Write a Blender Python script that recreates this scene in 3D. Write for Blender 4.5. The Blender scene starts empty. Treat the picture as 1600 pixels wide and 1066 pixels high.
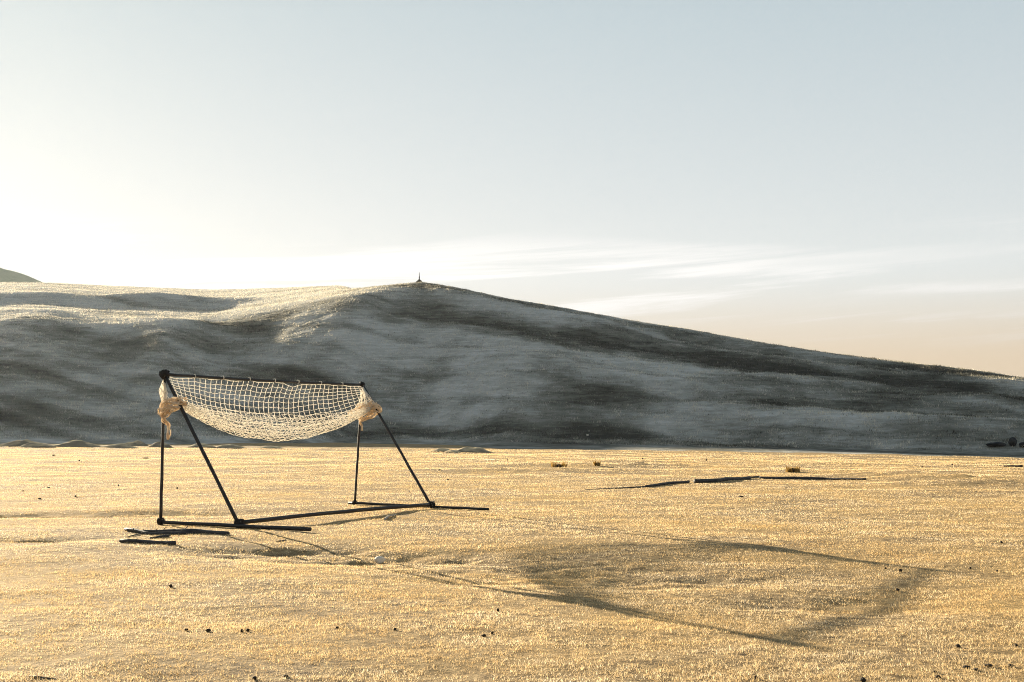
import bpy, math, random
import numpy as np
from mathutils import Vector, Euler

random.seed(7)
rng = np.random.default_rng(11)
S = bpy.context.scene
COL = S.collection
R = math.radians

# ------------------------------------------------------------------ camera, sky, sun, exposure
FPX = 1967.0                      # focal length in pixels of a 1600 px wide frame
CAMZ = 1.25
HORIZON = 668.0
PITCH = math.atan((HORIZON - 533.0) / FPX)
cam_data = bpy.data.cameras.new('camera')
cam_data.sensor_width = 36.0
cam_data.lens = 36.0 * FPX / 1600.0
cam_data.clip_start = 0.1
cam_data.clip_end = 6000.0
cam = bpy.data.objects.new('camera', cam_data)
COL.objects.link(cam)
cam.location = (0, 0, CAMZ)
cam.rotation_euler = (math.pi / 2 + PITCH, 0, 0)
S.camera = cam

SUN_AZ = R(-34.2)                 # left of the view direction
SUN_EL = R(10.1)
EXPOSURE = 1.75
HAZE = 0.00004                   # density of the morning air

sun_dir = Vector((math.sin(SUN_AZ) * math.cos(SUN_EL), math.cos(SUN_AZ) * math.cos(SUN_EL), math.sin(SUN_EL)))
sl = bpy.data.lights.new('sun', 'SUN')
sl.energy = 5.0
sl.angle = R(0.36)
sl.color = (1.0, 0.85, 0.615)
so = bpy.data.objects.new('sun', sl)
COL.objects.link(so)
so.rotation_euler = (-sun_dir).to_track_quat('-Z', 'Y').to_euler()

S.view_settings.view_transform = 'Standard'
S.view_settings.look = 'None'
S.view_settings.gamma = 1.0
S.view_settings.exposure = EXPOSURE
S.view_settings.use_curve_mapping = False
S.cycles.use_denoising = True
S.cycles.denoiser = 'OPENIMAGEDENOISE'
S.cycles.denoising_input_passes = 'RGB_ALBEDO_NORMAL'
S.cycles.denoising_prefilter = 'NONE'     # keeps the fine grain of the grass
S.cycles.filter_width = 1.0


class NT:
    """short-hand for wiring node trees"""
    def __init__(self, tree):
        self.t = tree
        self.n = tree.nodes
        self.n.clear()

    def new(self, kind, props=None, **ins):
        nd = self.n.new(kind)
        for k, v in (props or {}).items():
            setattr(nd, k, v)
        for k, v in ins.items():
            self.set(nd, k.replace('_', ' '), v)
        return nd

    def set(self, nd, key, v):
        sock = nd.inputs[int(key[1:])] if key[0] == '#' else nd.inputs[key]
        if isinstance(v, bpy.types.NodeSocket):
            self.t.links.new(v, sock)
        else:
            sock.default_value = v

    def math(self, op, a, b=None, c=None, clamp=False):
        nd = self.n.new('ShaderNodeMath')
        nd.operation = op
        nd.use_clamp = clamp
        for i, v in enumerate((a, b, c)):
            if v is not None:
                self.set(nd, '#%d' % i, v)
        return nd.outputs[0]

    def mix(self, fac, a, b, blend='MIX'):
        nd = self.n.new('ShaderNodeMix')
        nd.data_type = 'RGBA'
        nd.blend_type = blend
        nd.clamp_factor = True
        self.set(nd, '#0', fac)
        self.set(nd, '#6', a)
        self.set(nd, '#7', b)
        return nd.outputs[2]

    def ramp(self, fac, stops, interp='LINEAR'):
        nd = self.n.new('ShaderNodeValToRGB')
        cr = nd.color_ramp
        cr.interpolation = interp
        while len(cr.elements) < len(stops):
            cr.elements.new(0.5)
        for e, (p, c) in zip(cr.elements, stops):
            e.position = p
            e.color = c if len(c) == 4 else (*c, 1)
        self.set(nd, 'Fac', fac)
        return nd.outputs['Color']

    def noise(self, vec, scale, detail=4, rough=0.55, dist=0.0):
        nd = self.new('ShaderNodeTexNoise', Vector=vec, Scale=scale, Detail=detail, Roughness=rough, Distortion=dist)
        return nd.outputs['Fac']

    def mapping(self, vec, scale=(1, 1, 1), rot=(0, 0, 0), loc=(0, 0, 0)):
        nd = self.new('ShaderNodeMapping', Vector=vec, Scale=scale, Rotation=rot, Location=loc)
        return nd.outputs[0]

    def maprange(self, v, a, b, c=0.0, d=1.0, smooth=False):
        nd = self.n.new('ShaderNodeMapRange')
        nd.clamp = True
        if smooth:
            nd.interpolation_type = 'SMOOTHSTEP'
        for k, x in zip(('Value', 'From Min', 'From Max', 'To Min', 'To Max'), (v, a, b, c, d)):
            self.set(nd, k, x)
        return nd.outputs[0]


VEIL = (2.92, 2.93, 2.88, 1)        # thin milky veil over the whole sky
W = bpy.data.worlds.new('World')
S.world = W
W.use_nodes = True
t = NT(W.node_tree)
sky = t.new('ShaderNodeTexSky', dict(sky_type='NISHITA', sun_disc=False, sun_elevation=SUN_EL, sun_rotation=SUN_AZ,
                                    altitude=1500.0, air_density=1.0, dust_density=2.5, ozone_density=1.0))
geo = t.new('ShaderNodeTexCoord')
sep = t.new('ShaderNodeSeparateXYZ', Vector=geo.outputs['Generated'])
X, Y, Z = sep.outputs
el = t.math('ARCSINE', Z)
az = t.math('ARCTAN2', X, Y)
# thin high veil: pales the sky, most of it low down
gm = t.new('ShaderNodeGamma', Gamma=0.14, Color=t.mix(1.0, sky.outputs[0], (0.09, 0.09, 0.09, 1), 'MULTIPLY'))
base = t.mix(1.0, gm.outputs[0], VEIL, 'MULTIPLY')
# the veil thins upwards and turns peach low down, away from the glow of the sun
base = t.mix(1.0, base, t.ramp(t.math('DIVIDE', el, 1.5708), [(0.08, (1, 1, 1)), (0.205, (0.785, 0.865, 0.895)), (0.45, (0.31, 0.40, 0.51))]), 'MULTIPLY')
lum0 = t.new('ShaderNodeRGBToBW', Color=base).outputs[0]
low = t.math('MULTIPLY', t.maprange(el, 0.125, 0.045, smooth=True), t.maprange(lum0, 3.25, 2.85, smooth=True))
base = t.mix(low, base, t.mix(1.0, base, (0.95, 0.775, 0.61, 1), 'MULTIPLY'))
# cirrus streaks low over the horizon, all the way round
cv = t.new('ShaderNodeCombineXYZ', X=t.math('MULTIPLY', az, 2.6), Y=t.math('ADD', t.math('MULTIPLY', el, 52.0), t.math('MULTIPLY', az, -3.2)), Z=0.0)
n1 = t.noise(cv.outputs[0], 1.0, 6, 0.6, 0.4)
cv2 = t.new('ShaderNodeCombineXYZ', X=t.math('MULTIPLY', az, 1.1), Y=t.math('ADD', t.math('MULTIPLY', el, 15.0), 3.7), Z=1.3)
n2 = t.noise(cv2.outputs[0], 1.4, 3, 0.5)
band = t.math('MULTIPLY', t.maprange(el, 0.055, 0.085, smooth=True), t.maprange(el, 0.165, 0.125, smooth=True))
cl = t.math('MULTIPLY', t.math('MULTIPLY', t.maprange(n1, 0.44, 0.60, smooth=True), t.maprange(n2, 0.30, 0.48, smooth=True)), band)
lum = t.new('ShaderNodeRGBToBW', Color=base)
white = t.new('ShaderNodeMix', dict(data_type='RGBA', blend_type='MULTIPLY'))
t.set(white, '#0', 1.0)
t.t.links.new(lum.outputs[0], white.inputs[6])
white.inputs[7].default_value = (1.27, 1.25, 1.22, 1)
skyc = t.mix(t.math('MULTIPLY', cl, 0.9), base, white.outputs[2])
bg = t.new('ShaderNodeBackground', Color=skyc, Strength=0.09)
wo = t.new('ShaderNodeOutputWorld', Surface=bg.outputs[0])


# ------------------------------------------------------------------ numeric noise
def _hash(ix, iy, seed):
    h = (ix.astype(np.int64) * 374761393 + iy.astype(np.int64) * 668265263 + seed * 1274126177) & 0xFFFFFFFF
    h = ((h ^ (h >> 13)) * 1103515245) & 0xFFFFFFFF
    h = ((h ^ (h >> 16)) * 2246822519) & 0xFFFFFFFF
    return (h ^ (h >> 15)) & 0xFFFFFFFF


def perlin(x, y, seed=0):
    x = np.asarray(x, float); y = np.asarray(y, float)
    x0 = np.floor(x); y0 = np.floor(y)
    fx = x - x0; fy = y - y0
    ix = x0.astype(np.int64); iy = y0.astype(np.int64)
    u = fx * fx * fx * (fx * (fx * 6 - 15) + 10)
    v = fy * fy * fy * (fy * (fy * 6 - 15) + 10)

    def g(dx, dy):
        a = _hash(ix + dx, iy + dy, seed) * (2 * np.pi / 4294967296.0)
        return np.cos(a) * (fx - dx) + np.sin(a) * (fy - dy)
    a = g(0, 0) * (1 - u) + g(1, 0) * u
    b = g(0, 1) * (1 - u) + g(1, 1) * u
    return (a * (1 - v) + b * v) * 1.4


def fbm(x, y, seed=0, oct=4, gain=0.5, lac=2.03):
    s = 0.0; a = 1.0
    for i in range(oct):
        s = s + a * perlin(x, y, seed + 17 * i)
        x = x * lac + 3.1; y = y * lac - 1.7; a *= gain
    return s


def sstep(a, b, x):
    t_ = np.clip((x - a) / (b - a), 0, 1)
    return t_ * t_ * (3 - 2 * t_)


# ------------------------------------------------------------------ pixels of the photograph -> places
CP, SP = math.cos(PITCH), math.sin(PITCH)


def ray(px, py):
    a = (px - 800.0) / FPX; b = (533.0 - py) / FPX
    return np.array([a, CP - b * SP, SP + b * CP])


def on_ground(px, py, extra=0.0):
    d = ray(px, py); z = 0.0
    for _ in range(12):
        k = (z - CAMZ) / d[2]
        p = d * k
        z = float(ground_z(p[0], p[1]))
    return Vector((p[0], p[1], z + extra))


def at_depth(px, py, y):
    d = ray(px, py); k = y / d[1]
    return Vector((d[0] * k, y, CAMZ + d[2] * k))


# hollows and humps of the turf: x, y, radius along, radius across, height, turn
def flat_at(px, py):
    d = ray(px, py); k = -CAMZ / d[2]
    return d[0] * k, d[1] * k


DIPS = []
for (px, py, ra, rb, h, a) in (
        (610, 868, 1.5, 0.55, -0.085, -0.1), (440, 858, 0.9, 0.5, -0.06, 0.2), (850, 888, 1.2, 0.8, -0.06, 0.0),
        (1000, 905, 1.6, 0.6, -0.035, 0.1), (110, 802, 2.6, 0.5, -0.10, 0.12), (30, 843, 1.2, 0.35, -0.07, 0.0),
        (1405, 743, 2.2, 1.2, 0.10, 0.0), (1470, 748, 2.0, 1.0, 0.09, 0.3), (1545, 756, 3.0, 1.0, 0.09, 0.2),
        (1320, 940, 1.0, 0.5, -0.045, 0.2), (810, 735, 3.5, 1.2, 0.10, 0.0), (960, 727, 4.0, 1.0, 0.10, 0.1)):
    gx, gy = flat_at(px, py)
    DIPS.append((gx, gy, ra, rb, h, a))


DROP_AZ = np.array([-0.5, -0.36, -0.15, 0.0, 0.2, 0.42, 0.7])
DROP_V = np.array([-0.12, -0.12, 0.02, 0.14, 0.34, 0.62, 0.7])


def drop(x, y):
    a = np.arctan2(x, y)
    return np.interp(a, DROP_AZ, DROP_V) * sstep(26, 82, np.hypot(x, y)) * (np.abs(a) < 1.5)


def ground_z(x, y):
    x = np.asarray(x, float); y = np.asarray(y, float)
    r = np.hypot(x, y)
    z = 0.030 * fbm(x / 5.0, y / 5.0, 3, 3)
    z = z + 0.011 * fbm(x / 0.9, y / 0.9, 9, 3)
    far = sstep(16, 45, r)
    z = z + far * 0.05 * fbm(x / 3.2, y / 3.6, 21, 3)
    z = z + 0.10 * sstep(28, 70, r) * fbm(x / 22.0, y / 16.0, 31, 3)
    z = z - drop(x, y)
    for (gx, gy, ra, rb, h, a) in DIPS:
        u = (x - gx) * math.cos(a) + (y - gy) * math.sin(a)
        v = -(x - gx) * math.sin(a) + (y - gy) * math.cos(a)
        q = np.exp(-(u / ra) ** 2 - (v / rb) ** 2)
        z = z + h * q * (1 + 0.6 * fbm(x / 0.6, y / 0.45, 77, 2))
    return z


# crest of the hill as bearing / distance / height
CREST = [(-3600, 560, 230), (-1500, 500, 200), (-500, 430, 350), (-150, 438, 350), (0, 440, 350), (70, 441, 350), (200, 447, 345),
         (330, 452, 335), (440, 449, 290), (560, 444, 220), (620, 443, 192), (660, 443, 175), (700, 449, 174), (800, 470, 170), (930, 493, 165),
         (1050, 514, 160), (1200, 540, 152), (1300, 555, 147), (1430, 569, 141), (1520, 579, 138), (1600, 591, 134), (1750, 612, 130),
         (2100, 640, 125), (3000, 662, 120)]
FINE = np.linspace(-1.5, 1.2, 2701)


def smooth_table(a, v, sig):
    y = np.interp(FINE, a, v)
    k = np.exp(-0.5 * (np.arange(-int(4 * sig / 0.001), int(4 * sig / 0.001) + 1) * 0.001 / sig) ** 2)
    m = len(k) // 2
    return np.convolve(np.pad(y, m, mode='edge'), k / k.sum(), mode='valid')


def tan_el(c):
    d = ray(c[0], c[1])
    return d[2] / math.hypot(d[0], d[1])


C_AZ0 = np.array([math.atan((c[0] - 800) / FPX) for c in CREST])
C_AZ = FINE
C_D = smooth_table(C_AZ0, [float(c[2]) for c in CREST], 0.022)
C_Z = CAMZ + C_D * smooth_table(C_AZ0, [tan_el(c) for c in CREST], 0.004)
FOOT_AZ = np.array([math.atan((p - 800) / FPX) for p in (-3600, -300, 0, 250, 400, 450, 560, 690, 800, 1200, 1600, 3000)])
FOOT_R = np.array([120., 95., 93., 95., 99., 99., 107., 97., 88., 82., 80., 78.])
KINK = [(-3600, 560), (-400, 500), (0, 494), (120, 492), (200, 500), (245, 516), (300, 504), (450, 478), (560, 458), (640, 446), (3000, 640)]
KINK_AZ = FINE
KINK_T = smooth_table([math.atan((c[0] - 800) / FPX) for c in KINK], [tan_el(c) for c in KINK], 0.012)


def shelf(a, r, D, Zc, B):
    ek = np.interp(a, KINK_AZ, KINK_T)
    rk = np.clip((CAMZ + M_U * D - Zc) / np.maximum(M_U - ek, 0.02), B + 22, D - 2)
    wl = sstep(-0.05, -0.14, a)
    return ek, rk, wl, wl * sstep(-6, 4, r - rk)


M_U = 0.131


def hill_z(x, y):
    x = np.asarray(x, float); y = np.asarray(y, float)
    r = np.hypot(x, y); a = np.arctan2(x, y)
    D = np.interp(a, C_AZ, C_D); Zc = np.interp(a, C_AZ, C_Z); B = np.interp(a, FOOT_AZ, FOOT_R)
    Ds = np.minimum(D, 182.0); Zs = CAMZ + (Zc - CAMZ) * Ds / D
    s = (r - B) / (Ds - B)
    # foot curves in, the face is straight, the top rolls over and falls away behind
    f = np.where(s < 0, 0, np.where(s < 0.16, s * s / 0.32, s - 0.08)) / 0.92
    k = 0.16
    top = 1 - k
    f0 = (top - 0.08) / 0.92
    q = np.clip((s - top) / k, 0, 3)
    roll = f0 + (k / 0.92) * (q - q * q / 2)
    f = np.where(s > top, roll, f)
    fmax = f0 + (k / 0.92) * 0.5
    z = Zs * f / fmax
    # left shoulder: a steep bank below, a gentle sunlit slope above it
    m_u = M_U
    ek, rk, wl, sh = shelf(a, r, D, Zc, B)
    zk = CAMZ + rk * ek
    low = zk * (r - B) / (rk - B)
    low = np.where(r < B, 0, low)
    upl = Zc - m_u * (D - r)
    upl = np.where(r > D - 6, Zc - m_u * 6 + m_u * (r - D + 6) - m_u * (r - D + 6) ** 2 / 14.0, upl)
    hh = 0.5 + 0.5 * np.clip((upl - low) / 1.6, -1, 1)
    two = low * hh + upl * (1 - hh) - 1.6 * hh * (1 - hh) * 0.5
    ft = np.clip((r - B + 6) / 12, 0, 1)
    two = np.where(r < B + 6, (zk / (rk - B)) * 6 * ft * ft, two)
    z = z * (1 - wl) + two * wl
    sd = (r - B) / (D - B)
    face = sstep(0.02, 0.2, s) * (1 - 0.85 * sstep(0.80, 0.98, sd))
    # long ribs slanting down to the right, hummocks and hollows
    u = x * 0.80 - y * 0.60; v = x * 0.60 + y * 0.80
    rib = fbm(u / 46.0 + 0.35 * perlin(x / 30, y / 30, 5), v / 11.0, 101, 4, 0.38)
    lump = fbm(x / 13.0, y / 9.0, 131, 4, 0.5)
    soft = 1 - (0.42 + 0.40 * sstep(-0.29, -0.25, a)) * sh
    z = z + face * soft * ((0.85 - 0.50 * sstep(0.0, -0.12, a)) * rib + (0.40 - 0.22 * sstep(0.0, -0.12, a)) * lump)
    # two low swells across the sunlit shelf
    lf = sstep(-0.17, -0.25, a)
    wob = 0.75 + 0.7 * fbm(x / 26.0, y / 40.0, 181, 2)
    off = 14 * fbm(a * 9.0, a * 0.0, 191, 2)
    z = z + lf * wob * (1.75 * np.exp(-((r - 218 - off) / 10.0) ** 2) + 0.7 * np.exp(-((r - 158 - off) / 6.5) ** 2))
    z = z + soft * sstep(0.0, 0.15, s) * 0.07 * fbm(x / 2.2, y / 1.6, 151, 3)
    z = z - drop(x, y) * (1 - sstep(0, 0.5, s))
    z = np.maximum(z, -2.5) - 0.35 * (1 - sstep(-0.25, 0.05, s))
    return z


# ------------------------------------------------------------------ mesh helpers
def mesh_from(name, verts, faces_flat, nper, smooth=True):
    """fast mesh from numpy arrays; all faces have nper corners"""
    me = bpy.data.meshes.new(name)
    verts = np.asarray(verts, np.float32).reshape(-1, 3)
    faces_flat = np.asarray(faces_flat, np.int32).ravel()
    nf = len(faces_flat) // nper
    me.vertices.add(len(verts)); me.vertices.foreach_set('co', verts.ravel())
    me.loops.add(len(faces_flat)); me.loops.foreach_set('vertex_index', faces_flat)
    me.polygons.add(nf)
    me.polygons.foreach_set('loop_start', np.arange(0, nf * nper, nper, dtype=np.int32))
    me.polygons.foreach_set('loop_total', np.full(nf, nper, np.int32))
    me.update(calc_edges=True)
    if smooth:
        me.polygons.foreach_set('use_smooth', np.ones(nf, bool))
    return me


def link(name, me, mat=None, parent=None):
    o = bpy.data.objects.new(name, me)
    COL.objects.link(o)
    if mat is not None and me is not None and not me.materials:
        me.materials.append(mat)
    if parent is not None:
        o.parent = parent
    return o


def tag(o, label=None, cat=None, group=None, kind=None):
    for k, v in (('label', label), ('category', cat), ('group', group), ('kind', kind)):
        if v:
            o[k] = v
    return o


def empty(name, loc, label, cat, group=None):
    o = bpy.data.objects.new(name, None)
    COL.objects.link(o)
    o.location = loc
    o.empty_display_size = 0.1
    return tag(o, label, cat, group)


class MB:
    def __init__(self):
        self.v = []; self.f = []

    def tube(self, pts, rad, n=6, cap=True, wob=0.0, seed=0):
        P = [Vector(p) for p in pts]
        m = len(P)
        rads = [rad] * m if np.isscalar(rad) else list(rad)
        rr = random.Random(seed)
        base = len(self.v)
        T = []
        for i in range(m):
            d = P[min(i + 1, m - 1)] - P[max(i - 1, 0)]
            T.append(d.normalized() if d.length > 1e-9 else Vector((0, 0, 1)))
        ref = Vector((0, 0, 1)) if abs(T[0].z) < 0.9 else Vector((1, 0, 0))
        nrm = T[0].cross(ref).normalized()
        for i in range(m):
            nrm = (nrm - T[i] * nrm.dot(T[i]))
            nrm = nrm.normalized() if nrm.length > 1e-6 else T[i].orthogonal().normalized()
            bi = T[i].cross(nrm)
            for k in range(n):
                a = 2 * math.pi * k / n
                q = rads[i] * (1 + (rr.uniform(-wob, wob) if wob else 0))
                self.v.append(tuple(P[i] + (nrm * math.cos(a) + bi * math.sin(a)) * q))
        for i in range(m - 1):
            for k in range(n):
                a = base + i * n + k; b = base + i * n + (k + 1) % n
                self.f.append((a, b, b + n, a + n))
        if cap:
            self.f.append(tuple(base + k for k in reversed(range(n))))
            self.f.append(tuple(base + (m - 1) * n + k for k in range(n)))
        return self

    def build(self, name, mat, parent=None, smooth=True, offset=None):
        me = bpy.data.meshes.new(name)
        vs = self.v if offset is None else [tuple(Vector(p) - offset) for p in self.v]
        me.from_pydata(vs, [], self.f)
        me.update()
        if smooth:
            me.polygons.foreach_set('use_smooth', np.ones(len(me.polygons), bool))
        return link(name, me, mat, parent)


def lump_mesh(name, rx, ry, rz, seed, sub=3, rough=0.25, fx=1.6):
    """an irregular stone or clod resting on z = 0"""
    import bmesh
    bm = bmesh.new()
    bmesh.ops.create_icosphere(bm, subdivisions=sub, radius=1.0)
    co = np.array([v.co[:] for v in bm.verts])
    n = (fbm(co[:, 0] * fx + seed * 3.3, co[:, 1] * fx + co[:, 2] * 1.3 * fx, seed, 3)
         + fbm(co[:, 2] * fx - seed, co[:, 0] * fx - co[:, 1] * fx, seed + 5, 3)) * 0.5
    # a few flat breaks
    rr = np.random.default_rng(seed)
    co = co * (1 + rough * n)[:, None]
    for _ in range(5):
        d = rr.normal(size=3); d /= np.linalg.norm(d)
        h = co @ d; lim = rr.uniform(0.62, 0.85)
        co -= np.clip(h - lim, 0, 9)[:, None] * d * 0.85
    co *= (rx, ry, rz)
    co[:, 2] -= co[:, 2].min() + rz * 0.25
    for v, c in zip(bm.verts, co):
        v.co = c
    me = bpy.data.meshes.new(name)
    bm.to_mesh(me); bm.free()
    me.polygons.foreach_set('use_smooth', np.ones(len(me.polygons), bool))
    return me


# ------------------------------------------------------------------ materials
def material(name):
    m = bpy.data.materials.new(name)
    m.use_nodes = True
    return m, NT(m.node_tree)


def mat_simple(name, c1, c2, scale=20.0, rough=0.8, bump=0.3, bscale=60.0, stretch=(1, 1, 1), transl=0.0, spec=0.3, metallic=0.0, dist=0.01):
    m, t = material(name)
    tc = t.new('ShaderNodeTexCoord').outputs['Object']
    v = t.mapping(tc, stretch)
    n = t.noise(v, scale, 5, 0.6)
    col = t.mix(t.maprange(n, 0.3, 0.7), (*c1, 1), (*c2, 1))
    bn = t.noise(v, bscale, 4, 0.6)
    bp = t.new('ShaderNodeBump', Strength=bump, Distance=dist, Height=bn)
    p = t.new('ShaderNodeBsdfPrincipled', Base_Color=col, Roughness=rough, Metallic=metallic, Normal=bp.outputs[0])
    p.inputs['Specular IOR Level'].default_value = spec
    out = p.outputs[0]
    if transl > 0:
        tr = t.new('ShaderNodeBsdfTranslucent', Color=col)
        mx = t.new('ShaderNodeMixShader', Fac=transl)
        t.t.links.new(out, mx.inputs[1]); t.t.links.new(tr.outputs[0], mx.inputs[2])
        out = mx.outputs[0]
    t.new('ShaderNodeOutputMaterial', Surface=out)
    return m


M_ground, t = material('dry_turf')
pos = t.new('ShaderNodeNewGeometry').outputs['Position']
flat = t.mapping(pos, (1, 1, 0))
na = t.noise(flat, 0.35, 5, 0.6)
nb = t.noise(flat, 9.0, 6, 0.7)
nc = t.noise(t.mapping(pos, (0.25, 1, 0)), 3.0, 5, 0.65)
col = t.ramp(nb, [(0.34, (0.06, 0.042, 0.025)), (0.50, (0.30, 0.21, 0.11)), (0.70, (0.60, 0.45, 0.24))])
col = t.mix(t.maprange(na, 0.40, 0.62), col, t.mix(0.5, col, (0.55, 0.36, 0.13, 1)))
col = t.mix(t.math('MULTIPLY', t.maprange(nc, 0.58, 0.72), 0.55), col, (0.16, 0.11, 0.055, 1))
bp = t.new('ShaderNodeBump', Strength=0.8, Distance=0.03, Height=t.noise(flat, 22.0, 5, 0.7))
p = t.new('ShaderNodeBsdfPrincipled', Base_Color=col, Roughness=0.95, Normal=bp.outputs[0])
p.inputs['Specular IOR Level'].default_value = 0.1
t.new('ShaderNodeOutputMaterial', Surface=p.outputs[0])

M_grass, t = material('dry_grass')
hue = t.new('ShaderNodeAttribute', dict(attribute_name='tone')).outputs['Fac']
pos = t.new('ShaderNodeNewGeometry').outputs['Position']
na = t.noise(t.mapping(pos, (1, 1, 0)), 0.35, 5, 0.6)
col = t.ramp(hue, [(0.0, (0.15, 0.085, 0.03)), (0.12, (0.40, 0.25, 0.10)), (0.4, (0.68, 0.505, 0.265)), (0.75, (0.82, 0.645, 0.385)), (1.0, (0.86, 0.79, 0.65))])
col = t.mix(t.math('MULTIPLY', t.maprange(na, 0.42, 0.64), 0.4), col, (0.74, 0.48, 0.18, 1))
df = t.new('ShaderNodeBsdfDiffuse', Color=col)
tr = t.new('ShaderNodeBsdfTranslucent', Color=col)
mx = t.new('ShaderNodeMixShader', Fac=0.55)
t.t.links.new(df.outputs[0], mx.inputs[1]); t.t.links.new(tr.outputs[0], mx.inputs[2])
t.new('ShaderNodeOutputMaterial', Surface=mx.outputs[0])

M_hillgrass, t = material('frosted_grass')
hue = t.new('ShaderNodeAttribute', dict(attribute_name='tone')).outputs['Fac']
col = t.ramp(hue, [(0.0, (0.05, 0.046, 0.034)), (0.25, (0.135, 0.127, 0.095)), (0.5, (0.27, 0.26, 0.21)), (0.8, (0.54, 0.50, 0.41)), (1.0, (0.76, 0.69, 0.56))])
df = t.new('ShaderNodeBsdfDiffuse', Color=col)
tr = t.new('ShaderNodeBsdfTranslucent', Color=col)
mx = t.new('ShaderNodeMixShader', Fac=0.4)
t.t.links.new(df.outputs[0], mx.inputs[1]); t.t.links.new(tr.outputs[0], mx.inputs[2])
t.new('ShaderNodeOutputMaterial', Surface=mx.outputs[0])

M_hill, t = material('hill_turf')
pos = t.new('ShaderNodeNewGeometry').outputs['Position']
fr = t.new('ShaderNodeAttribute', dict(attribute_name='frost_light')).outputs['Fac']
terr = t.noise(t.mapping(pos, (0.22, 0.22, 3.2)), 1.0, 6, 0.7, 0.3)       # sheep-track terracettes along the contours
fine = t.noise(t.mapping(pos, (0.8, 0.8, 4.0)), 1.6, 5, 0.7)
broad = t.noise(t.mapping(pos, (1, 1, 1.5)), 0.045, 5, 0.6)
fac = t.math('ADD', t.math('MULTIPLY', fr, 0.62), t.math('ADD', t.math('MULTIPLY', t.math('SUBTRACT', terr, 0.5), 0.9), t.math('MULTIPLY', t.math('SUBTRACT', fine, 0.5), 0.7)))
fac = t.math('ADD', fac, t.math('MULTIPLY', t.math('SUBTRACT', broad, 0.5), 0.5))
col = t.ramp(fac, [(0.0, (0.055, 0.051, 0.040)), (0.22, (0.135, 0.128, 0.098)), (0.5, (0.26, 0.25, 0.205)), (0.85, (0.50, 0.48, 0.42)), (1.0, (0.62, 0.60, 0.55))])
bp = t.new('ShaderNodeBump', Strength=0.9, Distance=0.35, Height=t.math('ADD', terr, t.math('MULTIPLY', fine, 0.7)))
p = t.new('ShaderNodeBsdfPrincipled', Base_Color=col, Roughness=0.95, Normal=bp.outputs[0])
p.inputs['Specular IOR Level'].default_value = 0.1
t.new('ShaderNodeOutputMaterial', Surface=p.outputs[0])

M_farhill = mat_simple('far_hill_grass', (0.24, 0.29, 0.20), (0.36, 0.40, 0.29), 0.02, 0.95, 0.4, 0.08, spec=0.1, dist=4.0)
M_pipe = mat_simple('black_pipe', (0.012, 0.012, 0.013), (0.03, 0.027, 0.024), 14.0, 0.55, 0.25, 90.0, spec=0.35, dist=0.003)
M_lash = mat_simple('tarred_lashing', (0.010, 0.009, 0.008), (0.03, 0.024, 0.02), 40.0, 0.8, 0.6, 120.0, dist=0.005)
M_net = mat_simple('net_cord', (0.90, 0.86, 0.77), (0.95, 0.92, 0.86), 9.0, 0.9, 0.3, 200.0, transl=0.55, spec=0.1, dist=0.002)
M_rope = mat_simple('bunched_cord', (0.74, 0.58, 0.38), (0.90, 0.84, 0.74), 12.0, 0.9, 0.4, 150.0, transl=0.5, spec=0.1, dist=0.003)
M_log = mat_simple('charred_timber', (0.012, 0.012, 0.014), (0.055, 0.052, 0.050), 9.0, 0.7, 0.9, 26.0, (1, 1, 1), spec=0.4, dist=0.012)
M_clod = mat_simple('dark_clod', (0.010, 0.008, 0.006), (0.065, 0.047, 0.030), 18.0, 0.9, 0.8, 60.0, dist=0.01)
M_pale = mat_simple('pale_stone', (0.66, 0.59, 0.48), (0.84, 0.79, 0.68), 12.0, 0.85, 0.5, 40.0, dist=0.01)
M_drift = mat_simple('bleached_wood', (0.34, 0.28, 0.21), (0.58, 0.51, 0.41), 20.0, 0.85, 0.6, 60.0, dist=0.006)
M_rock = mat_simple('dark_rock', (0.016, 0.016, 0.018), (0.05, 0.05, 0.05), 3.0, 0.9, 0.9, 12.0, dist=0.05)
M_cairn = mat_simple('cairn_stone', (0.08, 0.075, 0.06), (0.17, 0.15, 0.12), 5.0, 0.9, 0.8, 20.0, dist=0.03)
M_mound, t = material('earth_mound_turf')
gm = t.new('ShaderNodeNewGeometry')
nz = t.new('ShaderNodeSeparateXYZ', Vector=gm.outputs['Normal']).outputs['Z']
nn = t.noise(gm.outputs['Position'], 2.5, 5, 0.6)
straw_lit = t.mix(nn, (0.50, 0.36, 0.18, 1), (0.74, 0.60, 0.38, 1))
soil_shaded = t.mix(nn, (0.16, 0.135, 0.095, 1), (0.30, 0.25, 0.17, 1))
col = t.mix(t.maprange(t.math('ADD', nz, t.math('MULTIPLY', nn, 0.10)), 0.90, 1.02), soil_shaded, straw_lit)  # straw tops, soil faces: rim light and shade painted into the colours
bp = t.new('ShaderNodeBump', Strength=0.6, Distance=0.03, Height=t.noise(gm.outputs['Position'], 14.0, 4, 0.6))
p = t.new('ShaderNodeBsdfPrincipled', Base_Color=col, Roughness=0.95, Normal=bp.outputs[0])
p.inputs['Specular IOR Level'].default_value = 0.1
t.new('ShaderNodeOutputMaterial', Surface=p.outputs[0])
M_tuft = mat_simple('tussock_blades', (0.22, 0.13, 0.035), (0.46, 0.30, 0.10), 5.0, 0.8, 0.1, 40.0, transl=0.4, spec=0.1)


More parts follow.
